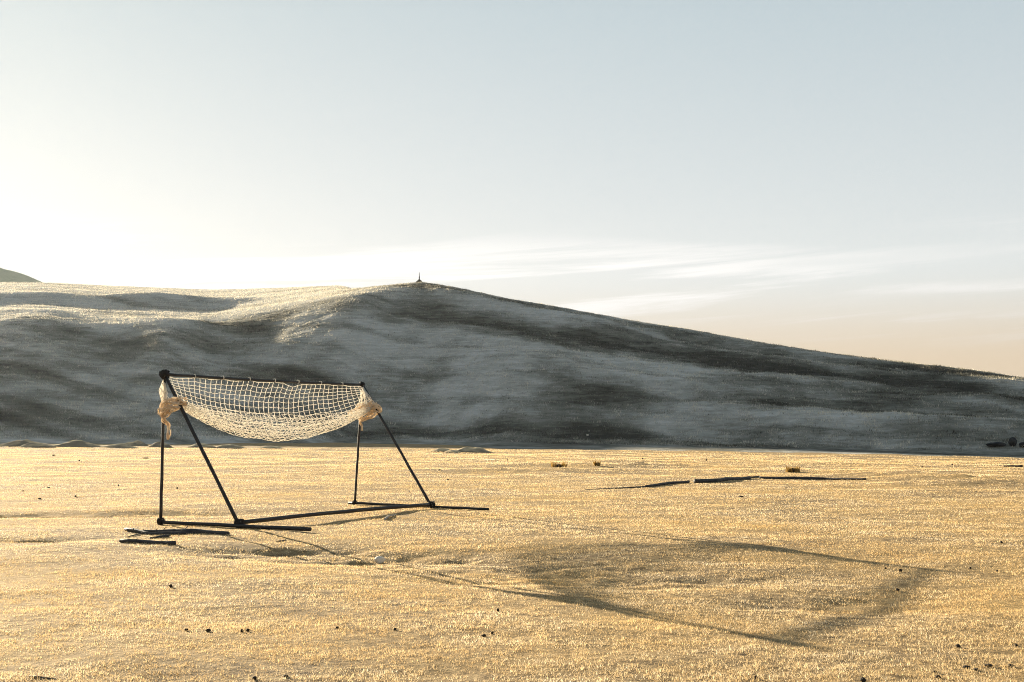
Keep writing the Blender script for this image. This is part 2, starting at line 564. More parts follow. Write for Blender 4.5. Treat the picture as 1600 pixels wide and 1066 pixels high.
# ------------------------------------------------------------------ the setting: ground, hill, far hill
def polar_grid(azs, rs, zf):
    A, RR = np.meshgrid(azs, rs)
    x = RR * np.sin(A); y = RR * np.cos(A)
    z = zf(x, y)
    nr, na_ = A.shape
    v = np.stack([x, y, z], -1).reshape(-1, 3)
    i = np.arange(nr - 1)[:, None] * na_ + np.arange(na_ - 1)[None, :]
    f = np.stack([i, i + 1, i + 1 + na_, i + na_], -1).reshape(-1, 4)
    return v, f, x, y


half = R(30)
azs = np.concatenate([np.linspace(-math.pi, -half, 60)[:-1], np.linspace(-half, half, 430), np.linspace(half, math.pi, 60)[1:]])
rows = np.concatenate([np.linspace(0.02, 4.6, 14)[:-1], 1.0 / np.linspace(1 / 4.6, 1 / 110.0, 430), np.geomspace(112, 690, 30)])
gv, gf, gx_, gy_ = polar_grid(azs, rows, lambda x, y: np.where(np.hypot(x, y) < 200, ground_z(x, y), 0.0) - 0.6 * sstep(110, 300, np.hypot(x, y)))
ground = link('ground', mesh_from('ground', gv, gf, 4), M_ground)
tag(ground, kind='structure')

hz_az = np.concatenate([np.linspace(R(-75), R(-28), 110)[:-1], np.linspace(R(-28), R(28), 560), np.linspace(R(28), R(62), 60)[1:]])
hz_r = np.concatenate([np.linspace(58, 180, 330), np.linspace(180, 360, 110)[1:], np.geomspace(364, 640, 16)])
hv, hf, hx, hy = polar_grid(hz_az, hz_r, hill_z)
hme = mesh_from('hill', hv, hf, 4)


def frost_light_at(x, y):
    u = x * 0.80 - y * 0.60; v = x * 0.60 + y * 0.80
    f = 0.57 + 0.66 * fbm(u / 46.0 + 0.35 * perlin(x / 30, y / 30, 5) + 0.03, v / 11.0 + 0.10, 101, 4, 0.55) \
        + 0.34 * fbm(u / 40.0, v / 4.5, 211, 4, 0.6) + 0.42 * fbm(x / 9.0, y / 13.0, 231, 5, 0.6)
    r = np.hypot(x, y); a = np.arctan2(x, y)
    ridged = 1 - 2.4 * np.abs(perlin(u / 34.0 + 0.5 * perlin(x / 25, y / 25, 8), v / 7.0, 251))
    f = f + 0.36 * ridged * (0.5 + 0.5 * sstep(-0.1, 0.15, a)) - 0.05 - 0.06 * sstep(0.05, 0.38, a)
    f = 0.5 + (f - 0.5) * 1.15
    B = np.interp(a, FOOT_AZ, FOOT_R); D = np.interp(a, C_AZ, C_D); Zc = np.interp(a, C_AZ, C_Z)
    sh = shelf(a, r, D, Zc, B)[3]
    f = f * (1 - 0.45 * sh) + 0.72 * sh  # upper shelf paled: sunlight painted into the frost colour
    f = f + 0.05 + 0.24 * sstep(0.16, -0.3, a) + 0.14 * (1 - sstep(0, 14, r - np.interp(a, FOOT_AZ, FOOT_R)))  # left side lightened: sunward haze glow put into the colour
    return np.clip(f, 0, 1.4)


at = hme.attributes.new('frost_light', 'FLOAT', 'POINT')  # frost pattern plus the painted light on shelf and left side
at.data.foreach_set('value', frost_light_at(hx, hy).astype(np.float32).ravel())
hill = link('hill', hme, M_hill)
tag(hill, kind='structure')


def far_z(x, y):
    p0 = at_depth(-55, 396, 600.0)
    d = np.sqrt((x - p0.x) ** 2 + ((y - 600.0) * 2.6) ** 2 + 40.0)
    return np.maximum(p0.z - 0.37 * d + 0.9 * fbm(x / 22.0, y / 22.0, 301, 4), -4)


fx_ = np.linspace(-480, -40, 150); fy_ = np.linspace(525, 680, 90)
FX, FY = np.meshgrid(fx_, fy_)
FZ = far_z(FX, FY)
i = np.arange(89)[:, None] * 150 + np.arange(149)[None, :]
far_hill = link('far_hill', mesh_from('far_hill', np.stack([FX, FY, FZ], -1).reshape(-1, 3), np.stack([i, i + 1, i + 151, i + 150], -1).reshape(-1, 4), 4), M_farhill)
tag(far_hill, kind='structure')


# the thin morning air, one closed box round everything
M_haze, t = material('haze')
vol = t.new('ShaderNodeVolumePrincipled', Density=HAZE, Anisotropy=0.6)
vol.inputs['Color'].default_value = (0.93, 0.96, 0.98, 1)
t.t.links.new(vol.outputs[0], t.new('ShaderNodeOutputMaterial').inputs['Volume'])
hb = 720.0
hzb, hzt = -6.0, 95.0
mb_v = [(sx * hb, sy * hb, z) for z in (hzb, hzt) for sx, sy in ((-1, -1), (1, -1), (1, 1), (-1, 1))]
me = bpy.data.meshes.new('haze')
me.from_pydata(mb_v, [], [(3, 2, 1, 0), (4, 5, 6, 7), (0, 1, 5, 4), (1, 2, 6, 5), (2, 3, 7, 6), (3, 0, 4, 7)])
tag(link('haze', me, M_haze), kind='stuff')


# ------------------------------------------------------------------ earth mounds along the edge of the pasture
def mound(px0, px1, py_top, py_base, seed, skew=0.0):
    b = on_ground((px0 + px1) / 2, py_base)
    w = (px1 - px0) / FPX * b.y
    h = 1.15 * (py_base - py_top) / FPX * b.y
    nx, ny = 46, 30
    U, V = np.meshgrid(np.linspace(-1, 1, nx), np.linspace(-1, 1, ny))
    d = np.hypot(U - skew * 0.3 * (1 - V * V), V)
    prof = np.clip(1 - d * d, 0, 1) ** 1.3
    dep = max(1.3, min(2.6, 3.0 * h))
    x = b.x + U * w / 2 * 1.12; y = b.y + (V + 1) * dep * 0.55
    z = prof * h * (1 + 0.35 * fbm(x / 0.9 + seed, y / 0.9, seed, 3)) + ground_z(x, y) - 0.05 * (d > 0.93) - 0.05 * sstep(0.9, 1.1, d)
    i = np.arange(ny - 1)[:, None] * nx + np.arange(nx - 1)[None, :]
    o = link('earth_mound', mesh_from('earth_mound', np.stack([x, y, z], -1).reshape(-1, 3), np.stack([i, i + 1, i + 1 + nx, i + nx], -1).reshape(-1, 4), 4), M_mound)
    tag(o, kind='structure')


for a in ((-20, 80, 690, 698, 1), (70, 152, 690.5, 699, 2), (22, 78, 694.5, 700.5, 3), (150, 210, 694.5, 700, 4), (185, 225, 691, 697, 5), (228, 262, 692, 699, 6),
          (290, 335, 695, 699.5, 7), (330, 380, 696, 701, 8), (400, 440, 699, 702.5, 9), (672, 712, 701.5, 706, 10), (708, 766, 700, 707, 11), (694, 720, 705, 708.5, 12)):
    mound(*a)


# ------------------------------------------------------------------ the turf: one mesh of dry blades
def bare_at(x, y):
    return fbm(x / 0.8, y / 0.5, 811, 4, 0.6) + 0.35 * fbm(x / 9.0, y / 9.0, 821, 2)


def grass(n, r0, r1, half_az):
    r = np.exp(rng.uniform(math.log(r0), math.log(r1), n))
    a = rng.uniform(-1, 1, n) * (half_az + 2.6 / r)
    x = r * np.sin(a); y = r * np.cos(a)
    # gather into clumps
    cl = fbm(x / 0.11, y / 0.10, 401, 2) + 0.8 * fbm(x / 0.9, y / 0.55, 411, 3)
    bare = sstep(0.32, 0.7, bare_at(x, y))
    keep = (cl + rng.uniform(-0.7, 0.7, n) > -0.38) & (rng.random(n) > 0.7 * bare)
    r, x, y, cl = r[keep], x[keep], y[keep], cl[keep]
    n = len(r)
    z = ground_z(x, y)
    h = (0.006 + 0.010 * rng.random(n)) * (1 + 0.55 * np.clip(cl, -1, 1.2)) * (1 + 0.5 * sstep(25, 60, r))
    w = np.maximum(0.0028, 0.00042 * r) * rng.uniform(0.7, 1.3, n)
    th = rng.uniform(0, 2 * math.pi, n)
    ld = rng.uniform(0, 2 * math.pi, n); ll = h * np.abs(rng.normal(0.0, 1.5, n))
    dx = np.cos(th) * w / 2; dy = np.sin(th) * w / 2
    v = np.empty((n, 3, 3), np.float32)
    v[:, 0] = np.stack([x - dx, y - dy, z - 0.004], -1)
    v[:, 1] = np.stack([x + dx, y + dy, z - 0.004], -1)
    v[:, 2] = np.stack([x + np.cos(ld) * ll, y + np.sin(ld) * ll, z + h], -1)
    me = mesh_from('grass', v.reshape(-1, 3), np.arange(n * 3), 3, smooth=False)
    tone = np.clip(0.70 + 0.22 * fbm(x / 0.5, y / 0.3, 421, 3) + 0.14 * rng.normal(size=n) - 0.45 * (rng.random(n) < 0.09) - 0.25 * sstep(0.1, 0.6, fbm(x / 2.6, y / 1.4, 431, 3)), 0, 1)
    at = me.attributes.new('tone', 'FLOAT', 'FACE')
    at.data.foreach_set('value', tone.astype(np.float32))
    o = link('grass', me, M_grass)
    tag(o, 'short frosty golden grass covering the pasture', 'grass', kind='stuff')


grass(1950000, 3.8, 78.0, R(28))


# ------------------------------------------------------------------ longer frosty grass on the hill
def hill_grass(n):
    r = np.exp(rng.uniform(math.log(58), math.log(355), n))
    a = rng.uniform(R(-29), R(27), n)
    ok = (r < 185) | (a < -0.06)
    r, a = r[ok], a[ok]; n = len(r)
    x = r * np.sin(a); y = r * np.cos(a)
    z = hill_z(x, y)
    cl = fbm(x / 1.1, y / 1.1, 611, 3)
    keep = (z > ground_z(x, y) + 0.30) & (cl + rng.uniform(-0.8, 0.8, n) > -0.35)
    r, x, y, z, cl, a_ = r[keep], x[keep], y[keep], z[keep], cl[keep], a[keep]
    n = len(r)
    fr = frost_light_at(x, y)
    h = (0.05 + 0.11 * rng.random(n)) * (1 + 0.8 * np.clip(cl, -1, 1.2))
    w = 0.00055 * r * rng.uniform(0.7, 1.3, n)
    th = rng.uniform(0, 2 * math.pi, n); ld = rng.uniform(0, 2 * math.pi, n); ll = h * np.abs(rng.normal(0.0, 0.7, n))
    dx = np.cos(th) * w / 2; dy = np.sin(th) * w / 2
    v = np.empty((n, 3, 3), np.float32)
    v[:, 0] = np.stack([x - dx, y - dy, z - 0.03], -1)
    v[:, 1] = np.stack([x + dx, y + dy, z - 0.03], -1)
    v[:, 2] = np.stack([x + np.cos(ld) * ll, y + np.sin(ld) * ll, z + h], -1)
    me = mesh_from('hill_grass', v.reshape(-1, 3), np.arange(n * 3), 3, smooth=False)
    terr = fbm(r * a_ / 1.9, z / 0.20 + 0.5 * fbm(x / 4., y / 4., 5, 2), 641, 3, 0.6)
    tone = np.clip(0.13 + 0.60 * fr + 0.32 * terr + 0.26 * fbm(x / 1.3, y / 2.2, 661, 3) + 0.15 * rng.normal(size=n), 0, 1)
    at = me.attributes.new('tone', 'FLOAT', 'FACE')
    at.data.foreach_set('value', tone.astype(np.float32))
    o = link('hill_grass', me, M_hillgrass)
    tag(o, 'frosty grey grass covering the hillside', 'grass', kind='stuff')


hill_grass(800000)


# ------------------------------------------------------------------ the goal
def bar(name, a, b, r0, parent, r1=None, n=10, segs=10, bow=0.0, seed=0):
    a = Vector(a); b = Vector(b)
    rr = random.Random(seed)
    r1 = r0 if r1 is None else r1
    pts = []; rad = []
    for k in range(segs + 1):
        f = k / segs
        p = a.lerp(b, f)
        p.z += bow * 4 * f * (1 - f)
        p += Vector((rr.uniform(-1, 1), rr.uniform(-1, 1), rr.uniform(-1, 1))) * 0.003
        pts.append(p); rad.append((r0 + (r1 - r0) * f) * rr.uniform(0.94, 1.06))
    mb = MB().tube(pts, rad, n)
    return mb.build(name, M_pipe, parent, offset=parent.location)


def coil(c, axis, R_, r, turns, length, mb, seed=0, squash=1.0):
    rr = random.Random(seed)
    axis = Vector(axis).normalized()
    a = axis.orthogonal().normalized(); b = axis.cross(a)
    pts = []
    n = int(turns * 12)
    for k in range(n + 1):
        f = k / n
        an = f * turns * 2 * math.pi
        q = R_ * (1 + rr.uniform(-0.12, 0.12))
        pts.append(Vector(c) + axis * (f - 0.5) * length + (a * math.cos(an) + b * math.sin(an) * squash) * q)
    mb.tube(pts, r, 5)


PA = on_ground(251, 820); PB = on_ground(554, 789)
PC = on_ground(374, 825); PD = on_ground(674, 794)
TL = at_depth(257, 585, PA.y); TR = at_depth(566, 601, PB.y)
pr = 0.021
up = Vector((0, 0, 1))
goal = empty('football_goal', PA, 'black pipe goal frame with slanted braces standing on the golden pasture', 'goal')
bar('upright', PA + up * 0.0, TL + (TL - PA).normalized() * 0.02, 0.021, goal, 0.019, seed=1)
bar('upright', PB + up * 0.0, TR, 0.020, goal, 0.018, seed=2)
bar('brace', PC + up * 0.03, TL, 0.024, goal, 0.022, seed=3)
bar('brace', PD + up * 0.03, TR + (TR - PD).normalized() * 0.05, 0.023, goal, 0.020, seed=4)
bar('crossbar', TL, TR, 0.021, goal, 0.018, bow=-0.015, segs=18, seed=5)
bar('ground_bar', PC + up * 0.065, PD + up * 0.055, 0.027, goal, 0.028, bow=0.015, segs=16, seed=6)
E1 = on_ground(485, 832); E2 = on_ground(764, 798.5)
bar('side_bar', PA + (PA - PC).normalized() * 0.03 + up * 0.035, E1 + up * 0.035, 0.024, goal, 0.025, segs=12, seed=7)
bar('side_bar', PB + (PB - PD).normalized() * 0.12 + up * 0.03, E2 + up * 0.025, 0.022, goal, 0.019, segs=12, seed=8)
for k, (c, ax1, ax2, sz) in enumerate(((TL, TL - PC, TR - TL, 0.92), (TR, TR - PD, TR - TL, 0.62), (PA + up * 0.045, PC - PA, up, 0.72),
                                       (PC + up * 0.055, PC - PA, PD - PC, 0.95), (PB + up * 0.035, PD - PB, up, 0.55), (PD + up * 0.05, PD - PC, up, 0.85))):
    mb = MB()
    coil(c, ax1, 0.046 * sz, 0.016 * sz, 4.5, 0.10 * sz, mb, 10 + k)
    coil(c, ax2, 0.044 * sz, 0.016 * sz, 4.0, 0.11 * sz, mb, 30 + k)
    coil(c, Vector(ax1).cross(Vector(ax2)), 0.052 * sz, 0.014 * sz, 2.5, 0.05 * sz, mb, 50 + k)
    mb.tube([c - Vector(ax1).normalized() * 0.05 * sz, c + Vector(ax1).normalized() * 0.05 * sz], 0.042 * sz, 8)
    mb.build('lashing', M_lash, goal, offset=goal.location)

# ------------------------------------------------------------------ the net slung under the crossbar like a hammock
KL = TL.lerp(PC, 0.185); KR = TR.lerp(PD, 0.185)
e2L = (PC - PA); e2L.z = 0; e2L.normalize()
net_root = empty('goal_net', TL.lerp(TR, 0.5), 'cream knotted net slung like a hammock under the crossbar', 'net')
NU = 40


def net_point(u, w):
    """u along the crossbar, w down the cloth in metres of cord: 0 at the bar, then the bag's bottom, its lip and the inner fold"""
    s = max(0.0, math.sin(math.pi * u)) ** 0.62
    bow = math.sin(math.pi * u)
    top = TL.lerp(TR, u)
    knot = KL.lerp(KR, u)
    bot_z = knot.z - 0.02 - 0.50 * (1 - (2 * u - 0.98) ** 2) ** 0.92 if 0 < u < 1 else knot.z - 0.02
    low = knot.copy(); low.z = bot_z
    low += e2L * (-0.10 * bow)
    lip = knot.copy(); lip += e2L * (0.10 * bow); lip.z = knot.z - 0.16 * bow
    return top, low, lip


def section(u, v):
    """v 0..1 back sheet down to the bag; 1..2 up the front to the lip; 2..3 folded in and down again; 3..4 a last slack pleat"""
    top, low, lip = net_point(u, v)
    bow = math.sin(math.pi * min(max(u, 0), 1))
    if v <= 1:
        f = v
        p = top.lerp(low, f)
        p -= e2L * (0.16 * bow * math.sin(math.pi * f))
        p += e2L * (0.05 * bow) * 0
    elif v <= 2:
        f = v - 1
        p = low.lerp(lip, f)
        p += e2L * (0.17 * bow * math.sin(math.pi * f)) - up * (0.05 * bow * math.sin(math.pi * f))
    elif v <= 3:
        f = v - 2
        p = lip.lerp(low + up * 0.05 * bow, f)
        p += e2L * (0.07 * bow * math.sin(math.pi * f))
    else:
        f = v - 3
        p = (low + up * 0.05 * bow).lerp(lip - up * 0.12 * bow - e2L * 0.1 * bow, f)
        p -= e2L * (0.08 * bow * math.sin(math.pi * f))
    return p


vs = list(np.linspace(0, 1, 12)) + list(1 + np.linspace(0, 1, 10) ** 1.25)[1:] + list(2 + np.linspace(0, 1, 8))[1:] + list(3 + np.linspace(0, 1, 6))[1:]
us = np.linspace(0, 1, NU + 1)
nodes = {}
tie = 5
for i, u in enumerate(us):
    for j, v in enumerate(vs):
        uu = float(u) + (0.5 / NU if (v > 1.02 and j % 2 and 0 < i < NU) else 0.0)
        p = section(min(uu, 1.0), float(v))
        k = 0.0045 + 0.003 * min(1.0, max(0.0, v - 0.7))
        p += Vector(rng.normal(0, k, 3)) * (0.35 + 0.65 * math.sin(math.pi * u))
        p.z += 0.018 * float(fbm(u * 9 + 2, v * 2.0, 501, 2)) * math.sin(math.pi * u)
        if v < 0.35:        # slack between the ties
            sag = abs(math.sin(math.pi * i / tie)) * (0.010 + 0.016 * (hash((i // tie) * 7 + 3) % 5) / 4.0)
            if 22 <= i <= 26:
                sag += 0.05 * math.sin(math.pi * (i - 22) / 4.0)
            p.z -= sag * (1 - v / 0.35) + 0.022 * (1 - v / 0.35)
        nodes[i, j] = p
mb = MB()
cr = 0.0033


def cord(pts, r):
    P = []
    for a, b in zip(pts[:-1], pts[1:]):
        P.append(a)
        m = a.lerp(b, 0.5); L = (b - a).length
        m.z -= 0.06 * L; P.append(m)
    P.append(pts[-1])
    mb.tube(P, r, 4, cap=False)


for i in range(NU + 1):
    cord([nodes[i, j] for j in range(len(vs))], cr)
for j in range(len(vs)):
    cord([nodes[i, j] for i in range(NU + 1)], cr * (1.25 if j in (0,) else 1.0))
# head rope whipped to the bar at the ties
for i in range(0, NU + 1, tie):
    c = TL.lerp(TR, us[i])
    coil(c - up * 0.006, TR - TL, 0.0255, 0.0024, 1.5, 0.02, mb, 700 + i)
netmesh = mb.build('netting', M_net, net_root, offset=net_root.location)


def bundle(path, Rr, strands, r, mb, seed=0, twist=1.6):
    """gathered cords wound loosely round one another along a path"""
    rr = random.Random(seed)
    P = [Vector(p) for p in path]
    # smooth the path
    Q = []
    for a, b in zip(P[:-1], P[1:]):
        for k in range(6):
            Q.append(a.lerp(b, k / 6))
    Q.append(P[-1])
    for _ in range(3):
        Q = [Q[0]] + [(Q[i - 1] + Q[i] * 2 + Q[i + 1]) / 4 for i in range(1, len(Q) - 1)] + [Q[-1]]
    m = len(Q)
    rads = [Rr[0] + (Rr[1] - Rr[0]) * i / (m - 1) for i in range(m)] if not np.isscalar(Rr) else [Rr] * m
    mb.tube(Q, [q * 0.12 * rr.uniform(0.6, 1.4) for q in rads], 7, wob=0.4, seed=seed)
    for s in range(int(strands * 0.42)):
        ph = rr.uniform(0, 6.28); tw = rr.uniform(0.6, 1.3) * twist * rr.choice((-1, 1)); k0 = rr.uniform(0.35, 1.1)
        pts = []
        for i in range(m):
            T = (Q[min(i + 1, m - 1)] - Q[max(i - 1, 0)]).normalized()
            a = T.cross(Vector((0.3, 0.2, 0.93))).normalized(); b = T.cross(a)
            an = ph + tw * 2 * math.pi * i / (m - 1)
            q = rads[i] * k0 * (1 + 0.25 * math.sin(i * 0.5 + s * 2.3)) * rr.uniform(0.93, 1.07)
            pts.append(Q[i] + a * math.cos(an) * q + b * math.sin(an) * q)
        mb.tube(pts, r * 1.7, 5)


yL = KL.y; yP = PA.y
mb = MB()
bundle([at_depth(292, 628, yL), at_depth(276, 627, yL - 0.05), at_depth(262, 629, yL - 0.05), at_depth(254, 637, yP - 0.06), at_depth(258, 643, yP - 0.08), at_depth(272, 636, yL - 0.06), at_depth(281, 626, yL + 0.02)],
       (0.055, 0.075), 20, 0.0055, mb, 3)
bundle([at_depth(278, 632, yL - 0.08), at_depth(268, 638, yL - 0.09), at_depth(256, 648, yP - 0.07), at_depth(253, 648, yP + 0.02)], (0.06, 0.05), 14, 0.0055, mb, 4)
mb.build('knot', M_rope, net_root, offset=net_root.location)
mb = MB()
bundle([at_depth(255, 645, yP - 0.05), at_depth(256, 655, yP - 0.04), at_depth(262, 664, yP - 0.03), at_depth(264, 675, yP - 0.03), at_depth(262, 687, yP - 0.03)], (0.045, 0.022), 12, 0.005, mb, 5)
mb.build('rope_tail', M_rope, net_root, offset=net_root.location)
yR = KR.y; yQ = PB.y
mb = MB()
bundle([at_depth(548, 652, yR + 0.05), at_depth(562, 642, yR - 0.05), at_depth(576, 635, yR - 0.06), at_depth(590, 636, yR - 0.07), at_depth(591, 645, yR - 0.03), at_depth(577, 648, yR - 0.06), at_depth(564, 655, yQ - 0.08)],
       (0.085, 0.06), 22, 0.006, mb, 6)
bundle([at_depth(560, 637, yQ - 0.06), at_depth(574, 632, yR - 0.08), at_depth(588, 634, yR - 0.03)], (0.07, 0.055), 12, 0.0055, mb, 8)
mb.build('knot', M_rope, net_root, offset=net_root.location)
mb = MB()
bundle([at_depth(563, 652, yQ - 0.06), at_depth(564, 662, yQ - 0.05), at_depth(565.5, 673, yQ - 0.05)], (0.035, 0.016), 8, 0.005, mb, 7)
mb.build('rope_tail', M_rope, net_root, offset=net_root.location)
# loose webbing up the two ends of the goal
mb = MB(); mw = MB()
for k in range(7):
    f0 = k / 6.0
    a = TL.lerp(PA, 0.02 + 0.02 * f0); b = at_depth(254 + 4 * f0, 632 + 3 * f0, yP - 0.04)
    m1 = a.lerp(b, 0.5) + Vector((-0.05 + 0.09 * f0, -0.03, 0))
    mw.tube([a, m1, b], 0.0055, 4)
for k in range(9):
    f0 = k / 8.0
    a = TR.lerp(PD, 0.02 + 0.04 * f0) + Vector((0, -0.02, 0)); b = at_depth(560 + 26 * f0, 634, yR - 0.04)
    m1 = a.lerp(b, 0.5) + Vector((0.03 * math.sin(k * 2.1), -0.03, 0.01))
    mb.tube([a, m1, b], 0.006, 4)
for q in (0.35, 0.6, 0.82):
    mb.tube([TR.lerp(at_depth(560 + 26 * i / 6.0, 634, yR - 0.04), q) + Vector((0, -0.03, 0.02 * math.sin(i * 2))) for i in range(7)], 0.0055, 4)
    mw.tube([TL.lerp(at_depth(254 + 16 * i / 5.0, 630, yP - 0.04), q) + Vector((-0.02, -0.03, 0.02 * math.sin(i * 2))) for i in range(6)], 0.0055, 4)
mb.build('end_webbing', M_net, net_root, offset=net_root.location)
mw.build('end_webbing', M_net, net_root, offset=net_root.location)


# ------------------------------------------------------------------ timbers and pipes on the grass
def log(name, pix, rad_px, label, cat, mat, seed, group=None, n=12, twigs=0, rough=0.16, squash=1.0, lift=0.8, straight=False):
    P = [on_ground(*q) for q in pix]
    mid = P[len(P) // 2]
    rr = random.Random(seed)
    pts = []
    for a, b in zip(P[:-1], P[1:]):
        L = max(3, int((b - a).length / 0.08))
        for k in range(L):
            pts.append(a.lerp(b, k / L))
    pts.append(P[-1])
    m = len(pts)
    rr0 = rad_px if np.isscalar(rad_px) else None
    rads = []
    for i in range(m):
        f = i / (m - 1)
        rp = rr0 if rr0 is not None else float(np.interp(f, np.linspace(0, 1, len(rad_px)), rad_px))
        r = 1.05 * rp / FPX * mid.y
        rads.append(r * (1 + rough * float(perlin(i * 0.23, seed * 1.7, 5))))
    for p, r in zip(pts, rads):
        if not straight:
            p.z = float(ground_z(p.x, p.y))
        p.z += r * lift
        p.z += 0.01 * float(perlin(p.x * 2, p.y * 2, seed))
    mb = MB().tube(pts, rads, n, wob=rough * 0.7, seed=seed)
    for k in range(twigs):
        i = rr.randrange(1, m - 1)
        p = pts[i]
        d = Vector((rr.uniform(-0.4, 0.4), rr.uniform(-0.6, 0.2), rr.uniform(-0.1, 0.9))).normalized()
        mb.tube([p, p + d * rads[i] * 1.5, p + d * rads[i] * rr.uniform(1.9, 2.6) + Vector((0.02, 0, 0))], [rads[i] * 0.28, rads[i] * 0.22, rads[i] * 0.1], 5)
    o = mb.build(name, mat, None, offset=mid)
    o.location = mid
    return tag(o, label, cat, group)


gl = 'weathered dark timbers in front of the goal'
log('timber', [(196, 829.5), (215, 833), (232, 835.5), (300, 834.5)], [2.6, 3.0, 2.6, 1.6], 'bent dark timber lying against the long timber before the goal', 'timber', M_log, 21, gl, twigs=1)
log('timber', [(205, 830.5), (255, 832), (305, 833.5), (357, 836)], [1.6, 2.6, 3.6, 3.0], 'longest dark timber lying behind the others beside the goal', 'timber', M_log, 22, gl, twigs=9)
log('timber', [(234, 841.5), (264, 839)], [1.3, 1.9], 'shortest dark timber lying between the two longer ones', 'timber', M_log, 23, gl)
log('timber', [(188, 848), (225, 849.5), (273, 851.5)], [2.6, 3.2, 3.6], 'thick dark timber with pale scratches lying nearest the camera', 'timber', M_log, 24, gl, twigs=2)
log('stick', [(198, 840), (214, 836.5), (222, 835)], [0.5, 0.9, 1.0], 'thin dark stick poking from under the bent timber', 'stick', M_log, 25)
gp = 'line of dark poles lying across the pasture'
log('pole', [(915, 766), (965, 763.5), (1010, 761)], [0.5, 0.8, 1.0], 'thinnest dark pole lying at the near end of the broken line', 'pole', M_log, 26, gp, rough=0.1, straight=True)
log('pole', [(1009, 761.5), (1040, 757.5), (1076, 755)], [1.6, 2.2, 2.2], 'short dark pole between the thinnest pole and the thickest log', 'pole', M_log, 27, gp, rough=0.1, straight=True)
log('log', [(1086, 755), (1120, 753.5), (1172, 749)], [3.0, 3.2, 2.5], 'thickest dark log in the middle of the broken line on the pasture', 'log', M_log, 28, gp, rough=0.12, straight=True)
log('pole', [(1169, 747.5), (1186, 746.5)], [1.4, 1.2], 'stubby dark pole end butting against the thickest log', 'pole', M_log, 29, gp, rough=0.1)
log('pole', [(1187, 748), (1220, 749), (1290, 749.5), (1353, 750)], [1.8, 2.2, 1.6, 1.5], 'longest straight dark pole at the far end of the broken line', 'pole', M_log, 30, gp, rough=0.1, straight=True)
log('branch', [(601, 813), (606, 809), (613, 807), (618, 804.5)], [1.9, 1.5, 1.2, 0.7], 'crooked pale branch lying beside the shadow of the ground bar', 'branch', M_drift, 31, twigs=1)
log('stick', [(45, 1058), (60, 1059.5), (85, 1061), (108, 1062)], [1.0, 1.8, 1.0, 0.5], 'dark stick half sunk in the grass at the bottom corner', 'stick', M_log, 32)
log('stick', [(432, 859), (446, 858)], [0.8, 1.0], 'short dark stick in the hollow between the goal shadows', 'stick', M_log, 33)
log('stick', [(914, 930), (960, 931)], [0.6, 0.9], 'thin dark stick lying across the shadow of the net', 'stick', M_log, 34)
log('stick', [(1568, 729.5), (1598, 730)], [1.2, 1.5], 'flat dark stick lying on the far pasture below the boulder', 'stick', M_log, 35)
log('stick', [(753, 717.5), (774, 720)], [0.4, 0.7], 'small pale brown stick on the pasture in front of the twin mounds', 'stick', M_drift, 36)


# ------------------------------------------------------------------ stones and clods
def stone(name, px, py, w, h, label, cat, mat, seed, group=None, depth=None, rough=0.3, pos=None, fx=1.6):
    b = on_ground(px, py) if pos is None else pos
    k = b.y / FPX
    rx = 0.85 * w * k / 2; rz = 0.85 * h * k / 1.5
    me = lump_mesh(name, rx, rx * (depth or 0.9), rz, seed, 3, rough, fx)
    o = link(name, me, mat)
    o.location = b
    o.rotation_euler = (0, 0, (seed * 1.3) % 6.28 if depth is None else 0)
    return tag(o, label, cat, group)


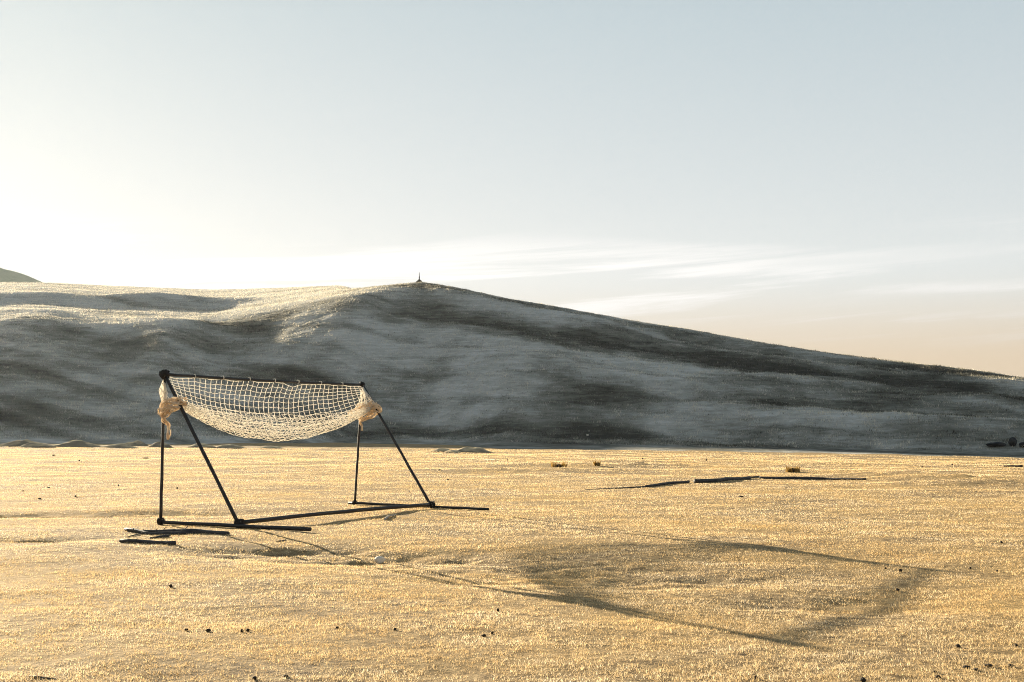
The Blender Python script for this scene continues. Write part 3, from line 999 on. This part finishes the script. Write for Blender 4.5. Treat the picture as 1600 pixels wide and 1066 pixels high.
st = stone('pale_stone', 593, 880, 20, 10, 'pale stone on the edge of the hollow where the post shadow ends', 'stone', M_pale, 41, depth=0.7, rough=0.35)
gc = 'dark clods scattered on the pasture'
CL = [
    (267, 918, 7, 5, 'lone dark clod on the near grass below the timbers'),
    (291, 986, 8, 4, 'flat dark clod at the left end of a row of four'),
    (325, 987, 10, 4, 'second dark clod in the row of four on the near grass'),
    (378, 988, 6, 5, 'third dark clod in the row of four, one of a touching pair'),
    (387, 987, 6, 5, 'right hand clod of the touching pair in the row of four'),
    (398, 1062, 9, 5, 'dark clod at the very bottom edge of the grass under the row of four'),
    (447, 1058, 10, 4, 'flat dark clod at the bottom edge right of the single edge clod'),
    (527, 982, 6, 3, 'small dark clod on open grass below the pale stone'),
    (617, 985, 7, 4, 'dark clod with tangled grass straight below the pale stone'),
    (756, 995, 9, 4, 'flatter clod of a close pair below the middle shadow'),
    (769, 991, 5, 4, 'smaller clod of a close pair below the middle shadow'),
    (778, 956, 5, 5, 'round little clod alone under the long post shadow'),
    (1181, 1061, 7, 5, 'dark clod near the bottom edge below the tip of the post shadow'),
    (1348, 1066, 12, 7, 'large black clod cut by the bottom edge of the picture'),
    (1407, 894, 6, 5, 'black clod sitting on the far shadow line near its tip'),
    (1402, 924, 8, 4, 'dark clod inside the blurred shadow near the far tip'),
    (1384, 889, 4, 3, 'tiny clod just beyond the far shadow line'),
    (1497, 1012, 10, 6, 'round black clod standing alone on the near grass at lower right'),
    (1510, 1045, 12, 5, 'left clod of the cluster at the lower right corner'),
    (1525, 1048, 12, 4, 'lowest clod of the cluster at the lower right corner'),
    (1545, 1042, 15, 4, 'long flat clod of the cluster at the lower right corner'),
    (1579, 1042, 13, 4, 'crumbled clod at the right end of the lower right cluster'),
    (1466, 1060, 10, 5, 'pointed black clod left of the lower right cluster'),
    (1461, 1051, 7, 3, 'flat clod just above the pointed black clod'),
    (1588, 1010, 7, 4, 'small clod near the right edge level with the round black clod'),
    (1516, 889, 4, 3, 'tiny clod beyond the shadow tip on the right'),
    (1558, 893, 5, 3, 'small clod farthest right of those level with the shadow tip'),
    (1565, 849, 5, 3, 'small dark clod on the right above the shadow tip'),
    (118, 777, 4, 3, 'dark clod on the pale grass left of the goal post'),
    (185, 760, 3, 3, 'tiny round clod on the pale grass nearest the goal post'),
    (62, 780, 6, 2, 'flat dark clod on the pale grass at far left'),
    (76, 763, 5, 2, 'double speck of a clod behind the flat one at far left'),
    (36, 768, 3, 2, 'tiny clod farthest left on the pale grass'),
    (84, 714, 6, 2, 'flat clod on the pale strip before the mounds'),
    (124, 720.5, 3, 2, 'tiny clod under the pale strip before the mounds'),
    (228, 717, 14, 1.6, 'long low clod on the pale strip close to the post'),
    (687, 735.5, 4, 2.5, 'small clod seen past the right brace on the far pasture'),
    (700, 750, 4, 1.8, 'small brown clod in the open right of the right brace'),
    (793, 720, 4, 2, 'small clod on the far pasture left of the first tussock'),
    (1004, 718, 3, 2.4, 'tiny clod right of the second tussock near the hill shadow'),
    (1104, 720, 3, 2.4, 'tiny clod between the second and third tussock near the hill shadow'),
    (1441, 729.5, 5, 2, 'clod on the far pasture above the rough bank'),
    (1488, 727, 3, 2.5, 'tiny clod nearest the hill shadow above the rough bank'),
    (626, 729, 8, 1.6, 'flat clod framed between the right post and brace'),
    (640, 770, 4, 2, 'small clod in the grass between the right post and the brace foot'),
    (1158, 777, 9, 2.5, 'low dark clod in front of the thickest log'),
    (277, 764, 3, 3, 'tiny clod framed between the left post and brace'),
]
for k, (px, py, w, h, lab) in enumerate(CL):
    stone('clod', px, py, w, h, lab, 'clod', M_clod, 100 + k, gc, rough=0.6, fx=2.4)


def hill_hit(px, py):
    d = ray(px, py)
    for r in np.arange(55, 240, 0.1):
        k = r / math.hypot(d[0], d[1])
        p = d * k
        z = max(float(hill_z(p[0], p[1])), float(ground_z(p[0], p[1])))
        if CAMZ + p[2] <= z:
            break
    return Vector((p[0], p[1], z))


stone('boulder', 1583, 695, 17, 13, 'black boulder at the foot of the dark hill by the right edge', 'boulder', M_rock, 61, 'dark boulders at the foot of the hill', pos=hill_hit(1583, 697))
stone('boulder', 1556, 697, 36, 7, 'long low black boulder left of the taller one at the hill foot', 'boulder', M_rock, 62, 'dark boulders at the foot of the hill', depth=0.5, pos=hill_hit(1556, 698))
stone('boulder', 1603, 698, 26, 8, 'low black boulder cut by the right edge at the hill foot', 'boulder', M_rock, 63, 'dark boulders at the foot of the hill', depth=0.6, pos=hill_hit(1603, 699))
stone('white_stone', 789, 588, 5, 2.5, 'small white stone high on the dark hillside', 'stone', M_pale, 65, pos=hill_hit(789, 589))
stone('white_stone', 918, 680, 6, 2.5, 'small white stone low on the dark hillside near the shadow line', 'stone', M_pale, 66, pos=hill_hit(918, 681))

# ------------------------------------------------------------------ tussocks left standing on the pasture
def tussock(px, py, w, h, label, seed, n=150):
    rr = random.Random(seed)
    b = on_ground(px, py)
    k = b.y / FPX
    W_ = w * k / 2; H_ = 1.45 * h * k
    mb = MB()
    for _ in range(n):
        x = rr.uniform(-1, 1) * W_; y = rr.uniform(-1, 1) * W_ * 0.6
        hh = H_ * rr.uniform(0.45, 1.0) * (0.65 + 0.5 * abs(x) / W_)
        a = rr.uniform(0, 6.28); q = rr.uniform(0.010, 0.020)
        lean = Vector((rr.gauss(0, 0.2) * hh, rr.gauss(0, 0.2) * hh, hh))
        c = Vector((x, y, -0.02)); d = Vector((math.cos(a) * q, math.sin(a) * q, 0))
        m = c + lean * 0.55
        i0 = len(mb.v)
        mb.v += [tuple(c - d), tuple(c + d), tuple(m + d * 0.8), tuple(m - d * 0.8), tuple(c + lean)]
        mb.f += [(i0, i0 + 1, i0 + 2, i0 + 3), (i0 + 3, i0 + 2, i0 + 4)]
    root = empty('grass_tussock', b, label, 'tussock', 'tussocks standing on the far pasture')
    mb.build('blades', M_tuft, root, smooth=False)
    me = lump_mesh('root_clump', W_ * 0.85, W_ * 0.5, H_ * 0.30, seed, 2, 0.4)
    link('root_clump', me, M_clod, root)


tussock(873, 729.5, 21, 9, 'widest dry tussock on the far pasture, leftmost of the three', 71, 220)
tussock(933, 726.5, 9, 7, 'smallest dark tussock on the far pasture with a long thin shadow', 72, 90)
tussock(1239, 738, 21, 10, 'spiky golden tussock behind the long dark pole', 73, 110)

# ------------------------------------------------------------------ stone cairn with a pole on the summit
dcr = ray(655, 441)
a0 = math.atan2(dcr[0], dcr[1])
Dc = float(np.interp(a0, C_AZ, C_D)) - 3
cx, cy = Dc * math.sin(a0), Dc * math.cos(a0)
cz = float(hill_z(cx, cy))
cairn = empty('cairn', (cx, cy, cz - 0.05), 'small stone cairn with an upright pole on the summit of the hill', 'cairn')
k = Dc / FPX
rr = random.Random(5)
stone_meshes = [lump_mesh('cairn_stone', 0.17, 0.14, 0.12, 300 + q, 2, 0.35) for q in range(4)]
for lay, (cnt, rad, zz) in enumerate(((11, 0.42, 0.0), (8, 0.29, 0.12), (5, 0.17, 0.24), (3, 0.07, 0.35))):
    for q in range(cnt):
        o = link('stone', stone_meshes[rr.randrange(4)], M_cairn, cairn)
        an = 2 * math.pi * q / cnt + rr.uniform(-0.2, 0.2)
        o.location = (rad * math.cos(an), rad * math.sin(an), zz)
        o.rotation_euler = (0, 0, rr.uniform(0, 6.28))
mb = MB().tube([(0, 0, 0), (0.01, 0, 0.8), (0, 0.01, 1.25), (0.005, 0, 1.55)], [0.055, 0.06, 0.045, 0.03], 7)
mb.tube([(0, 0, 0.62), (0.01, 0, 0.74), (0.012, 0, 0.95), (0, 0, 1.05)], [0.05, 0.085, 0.075, 0.04], 7)
mb.build('pole', M_lash, cairn)
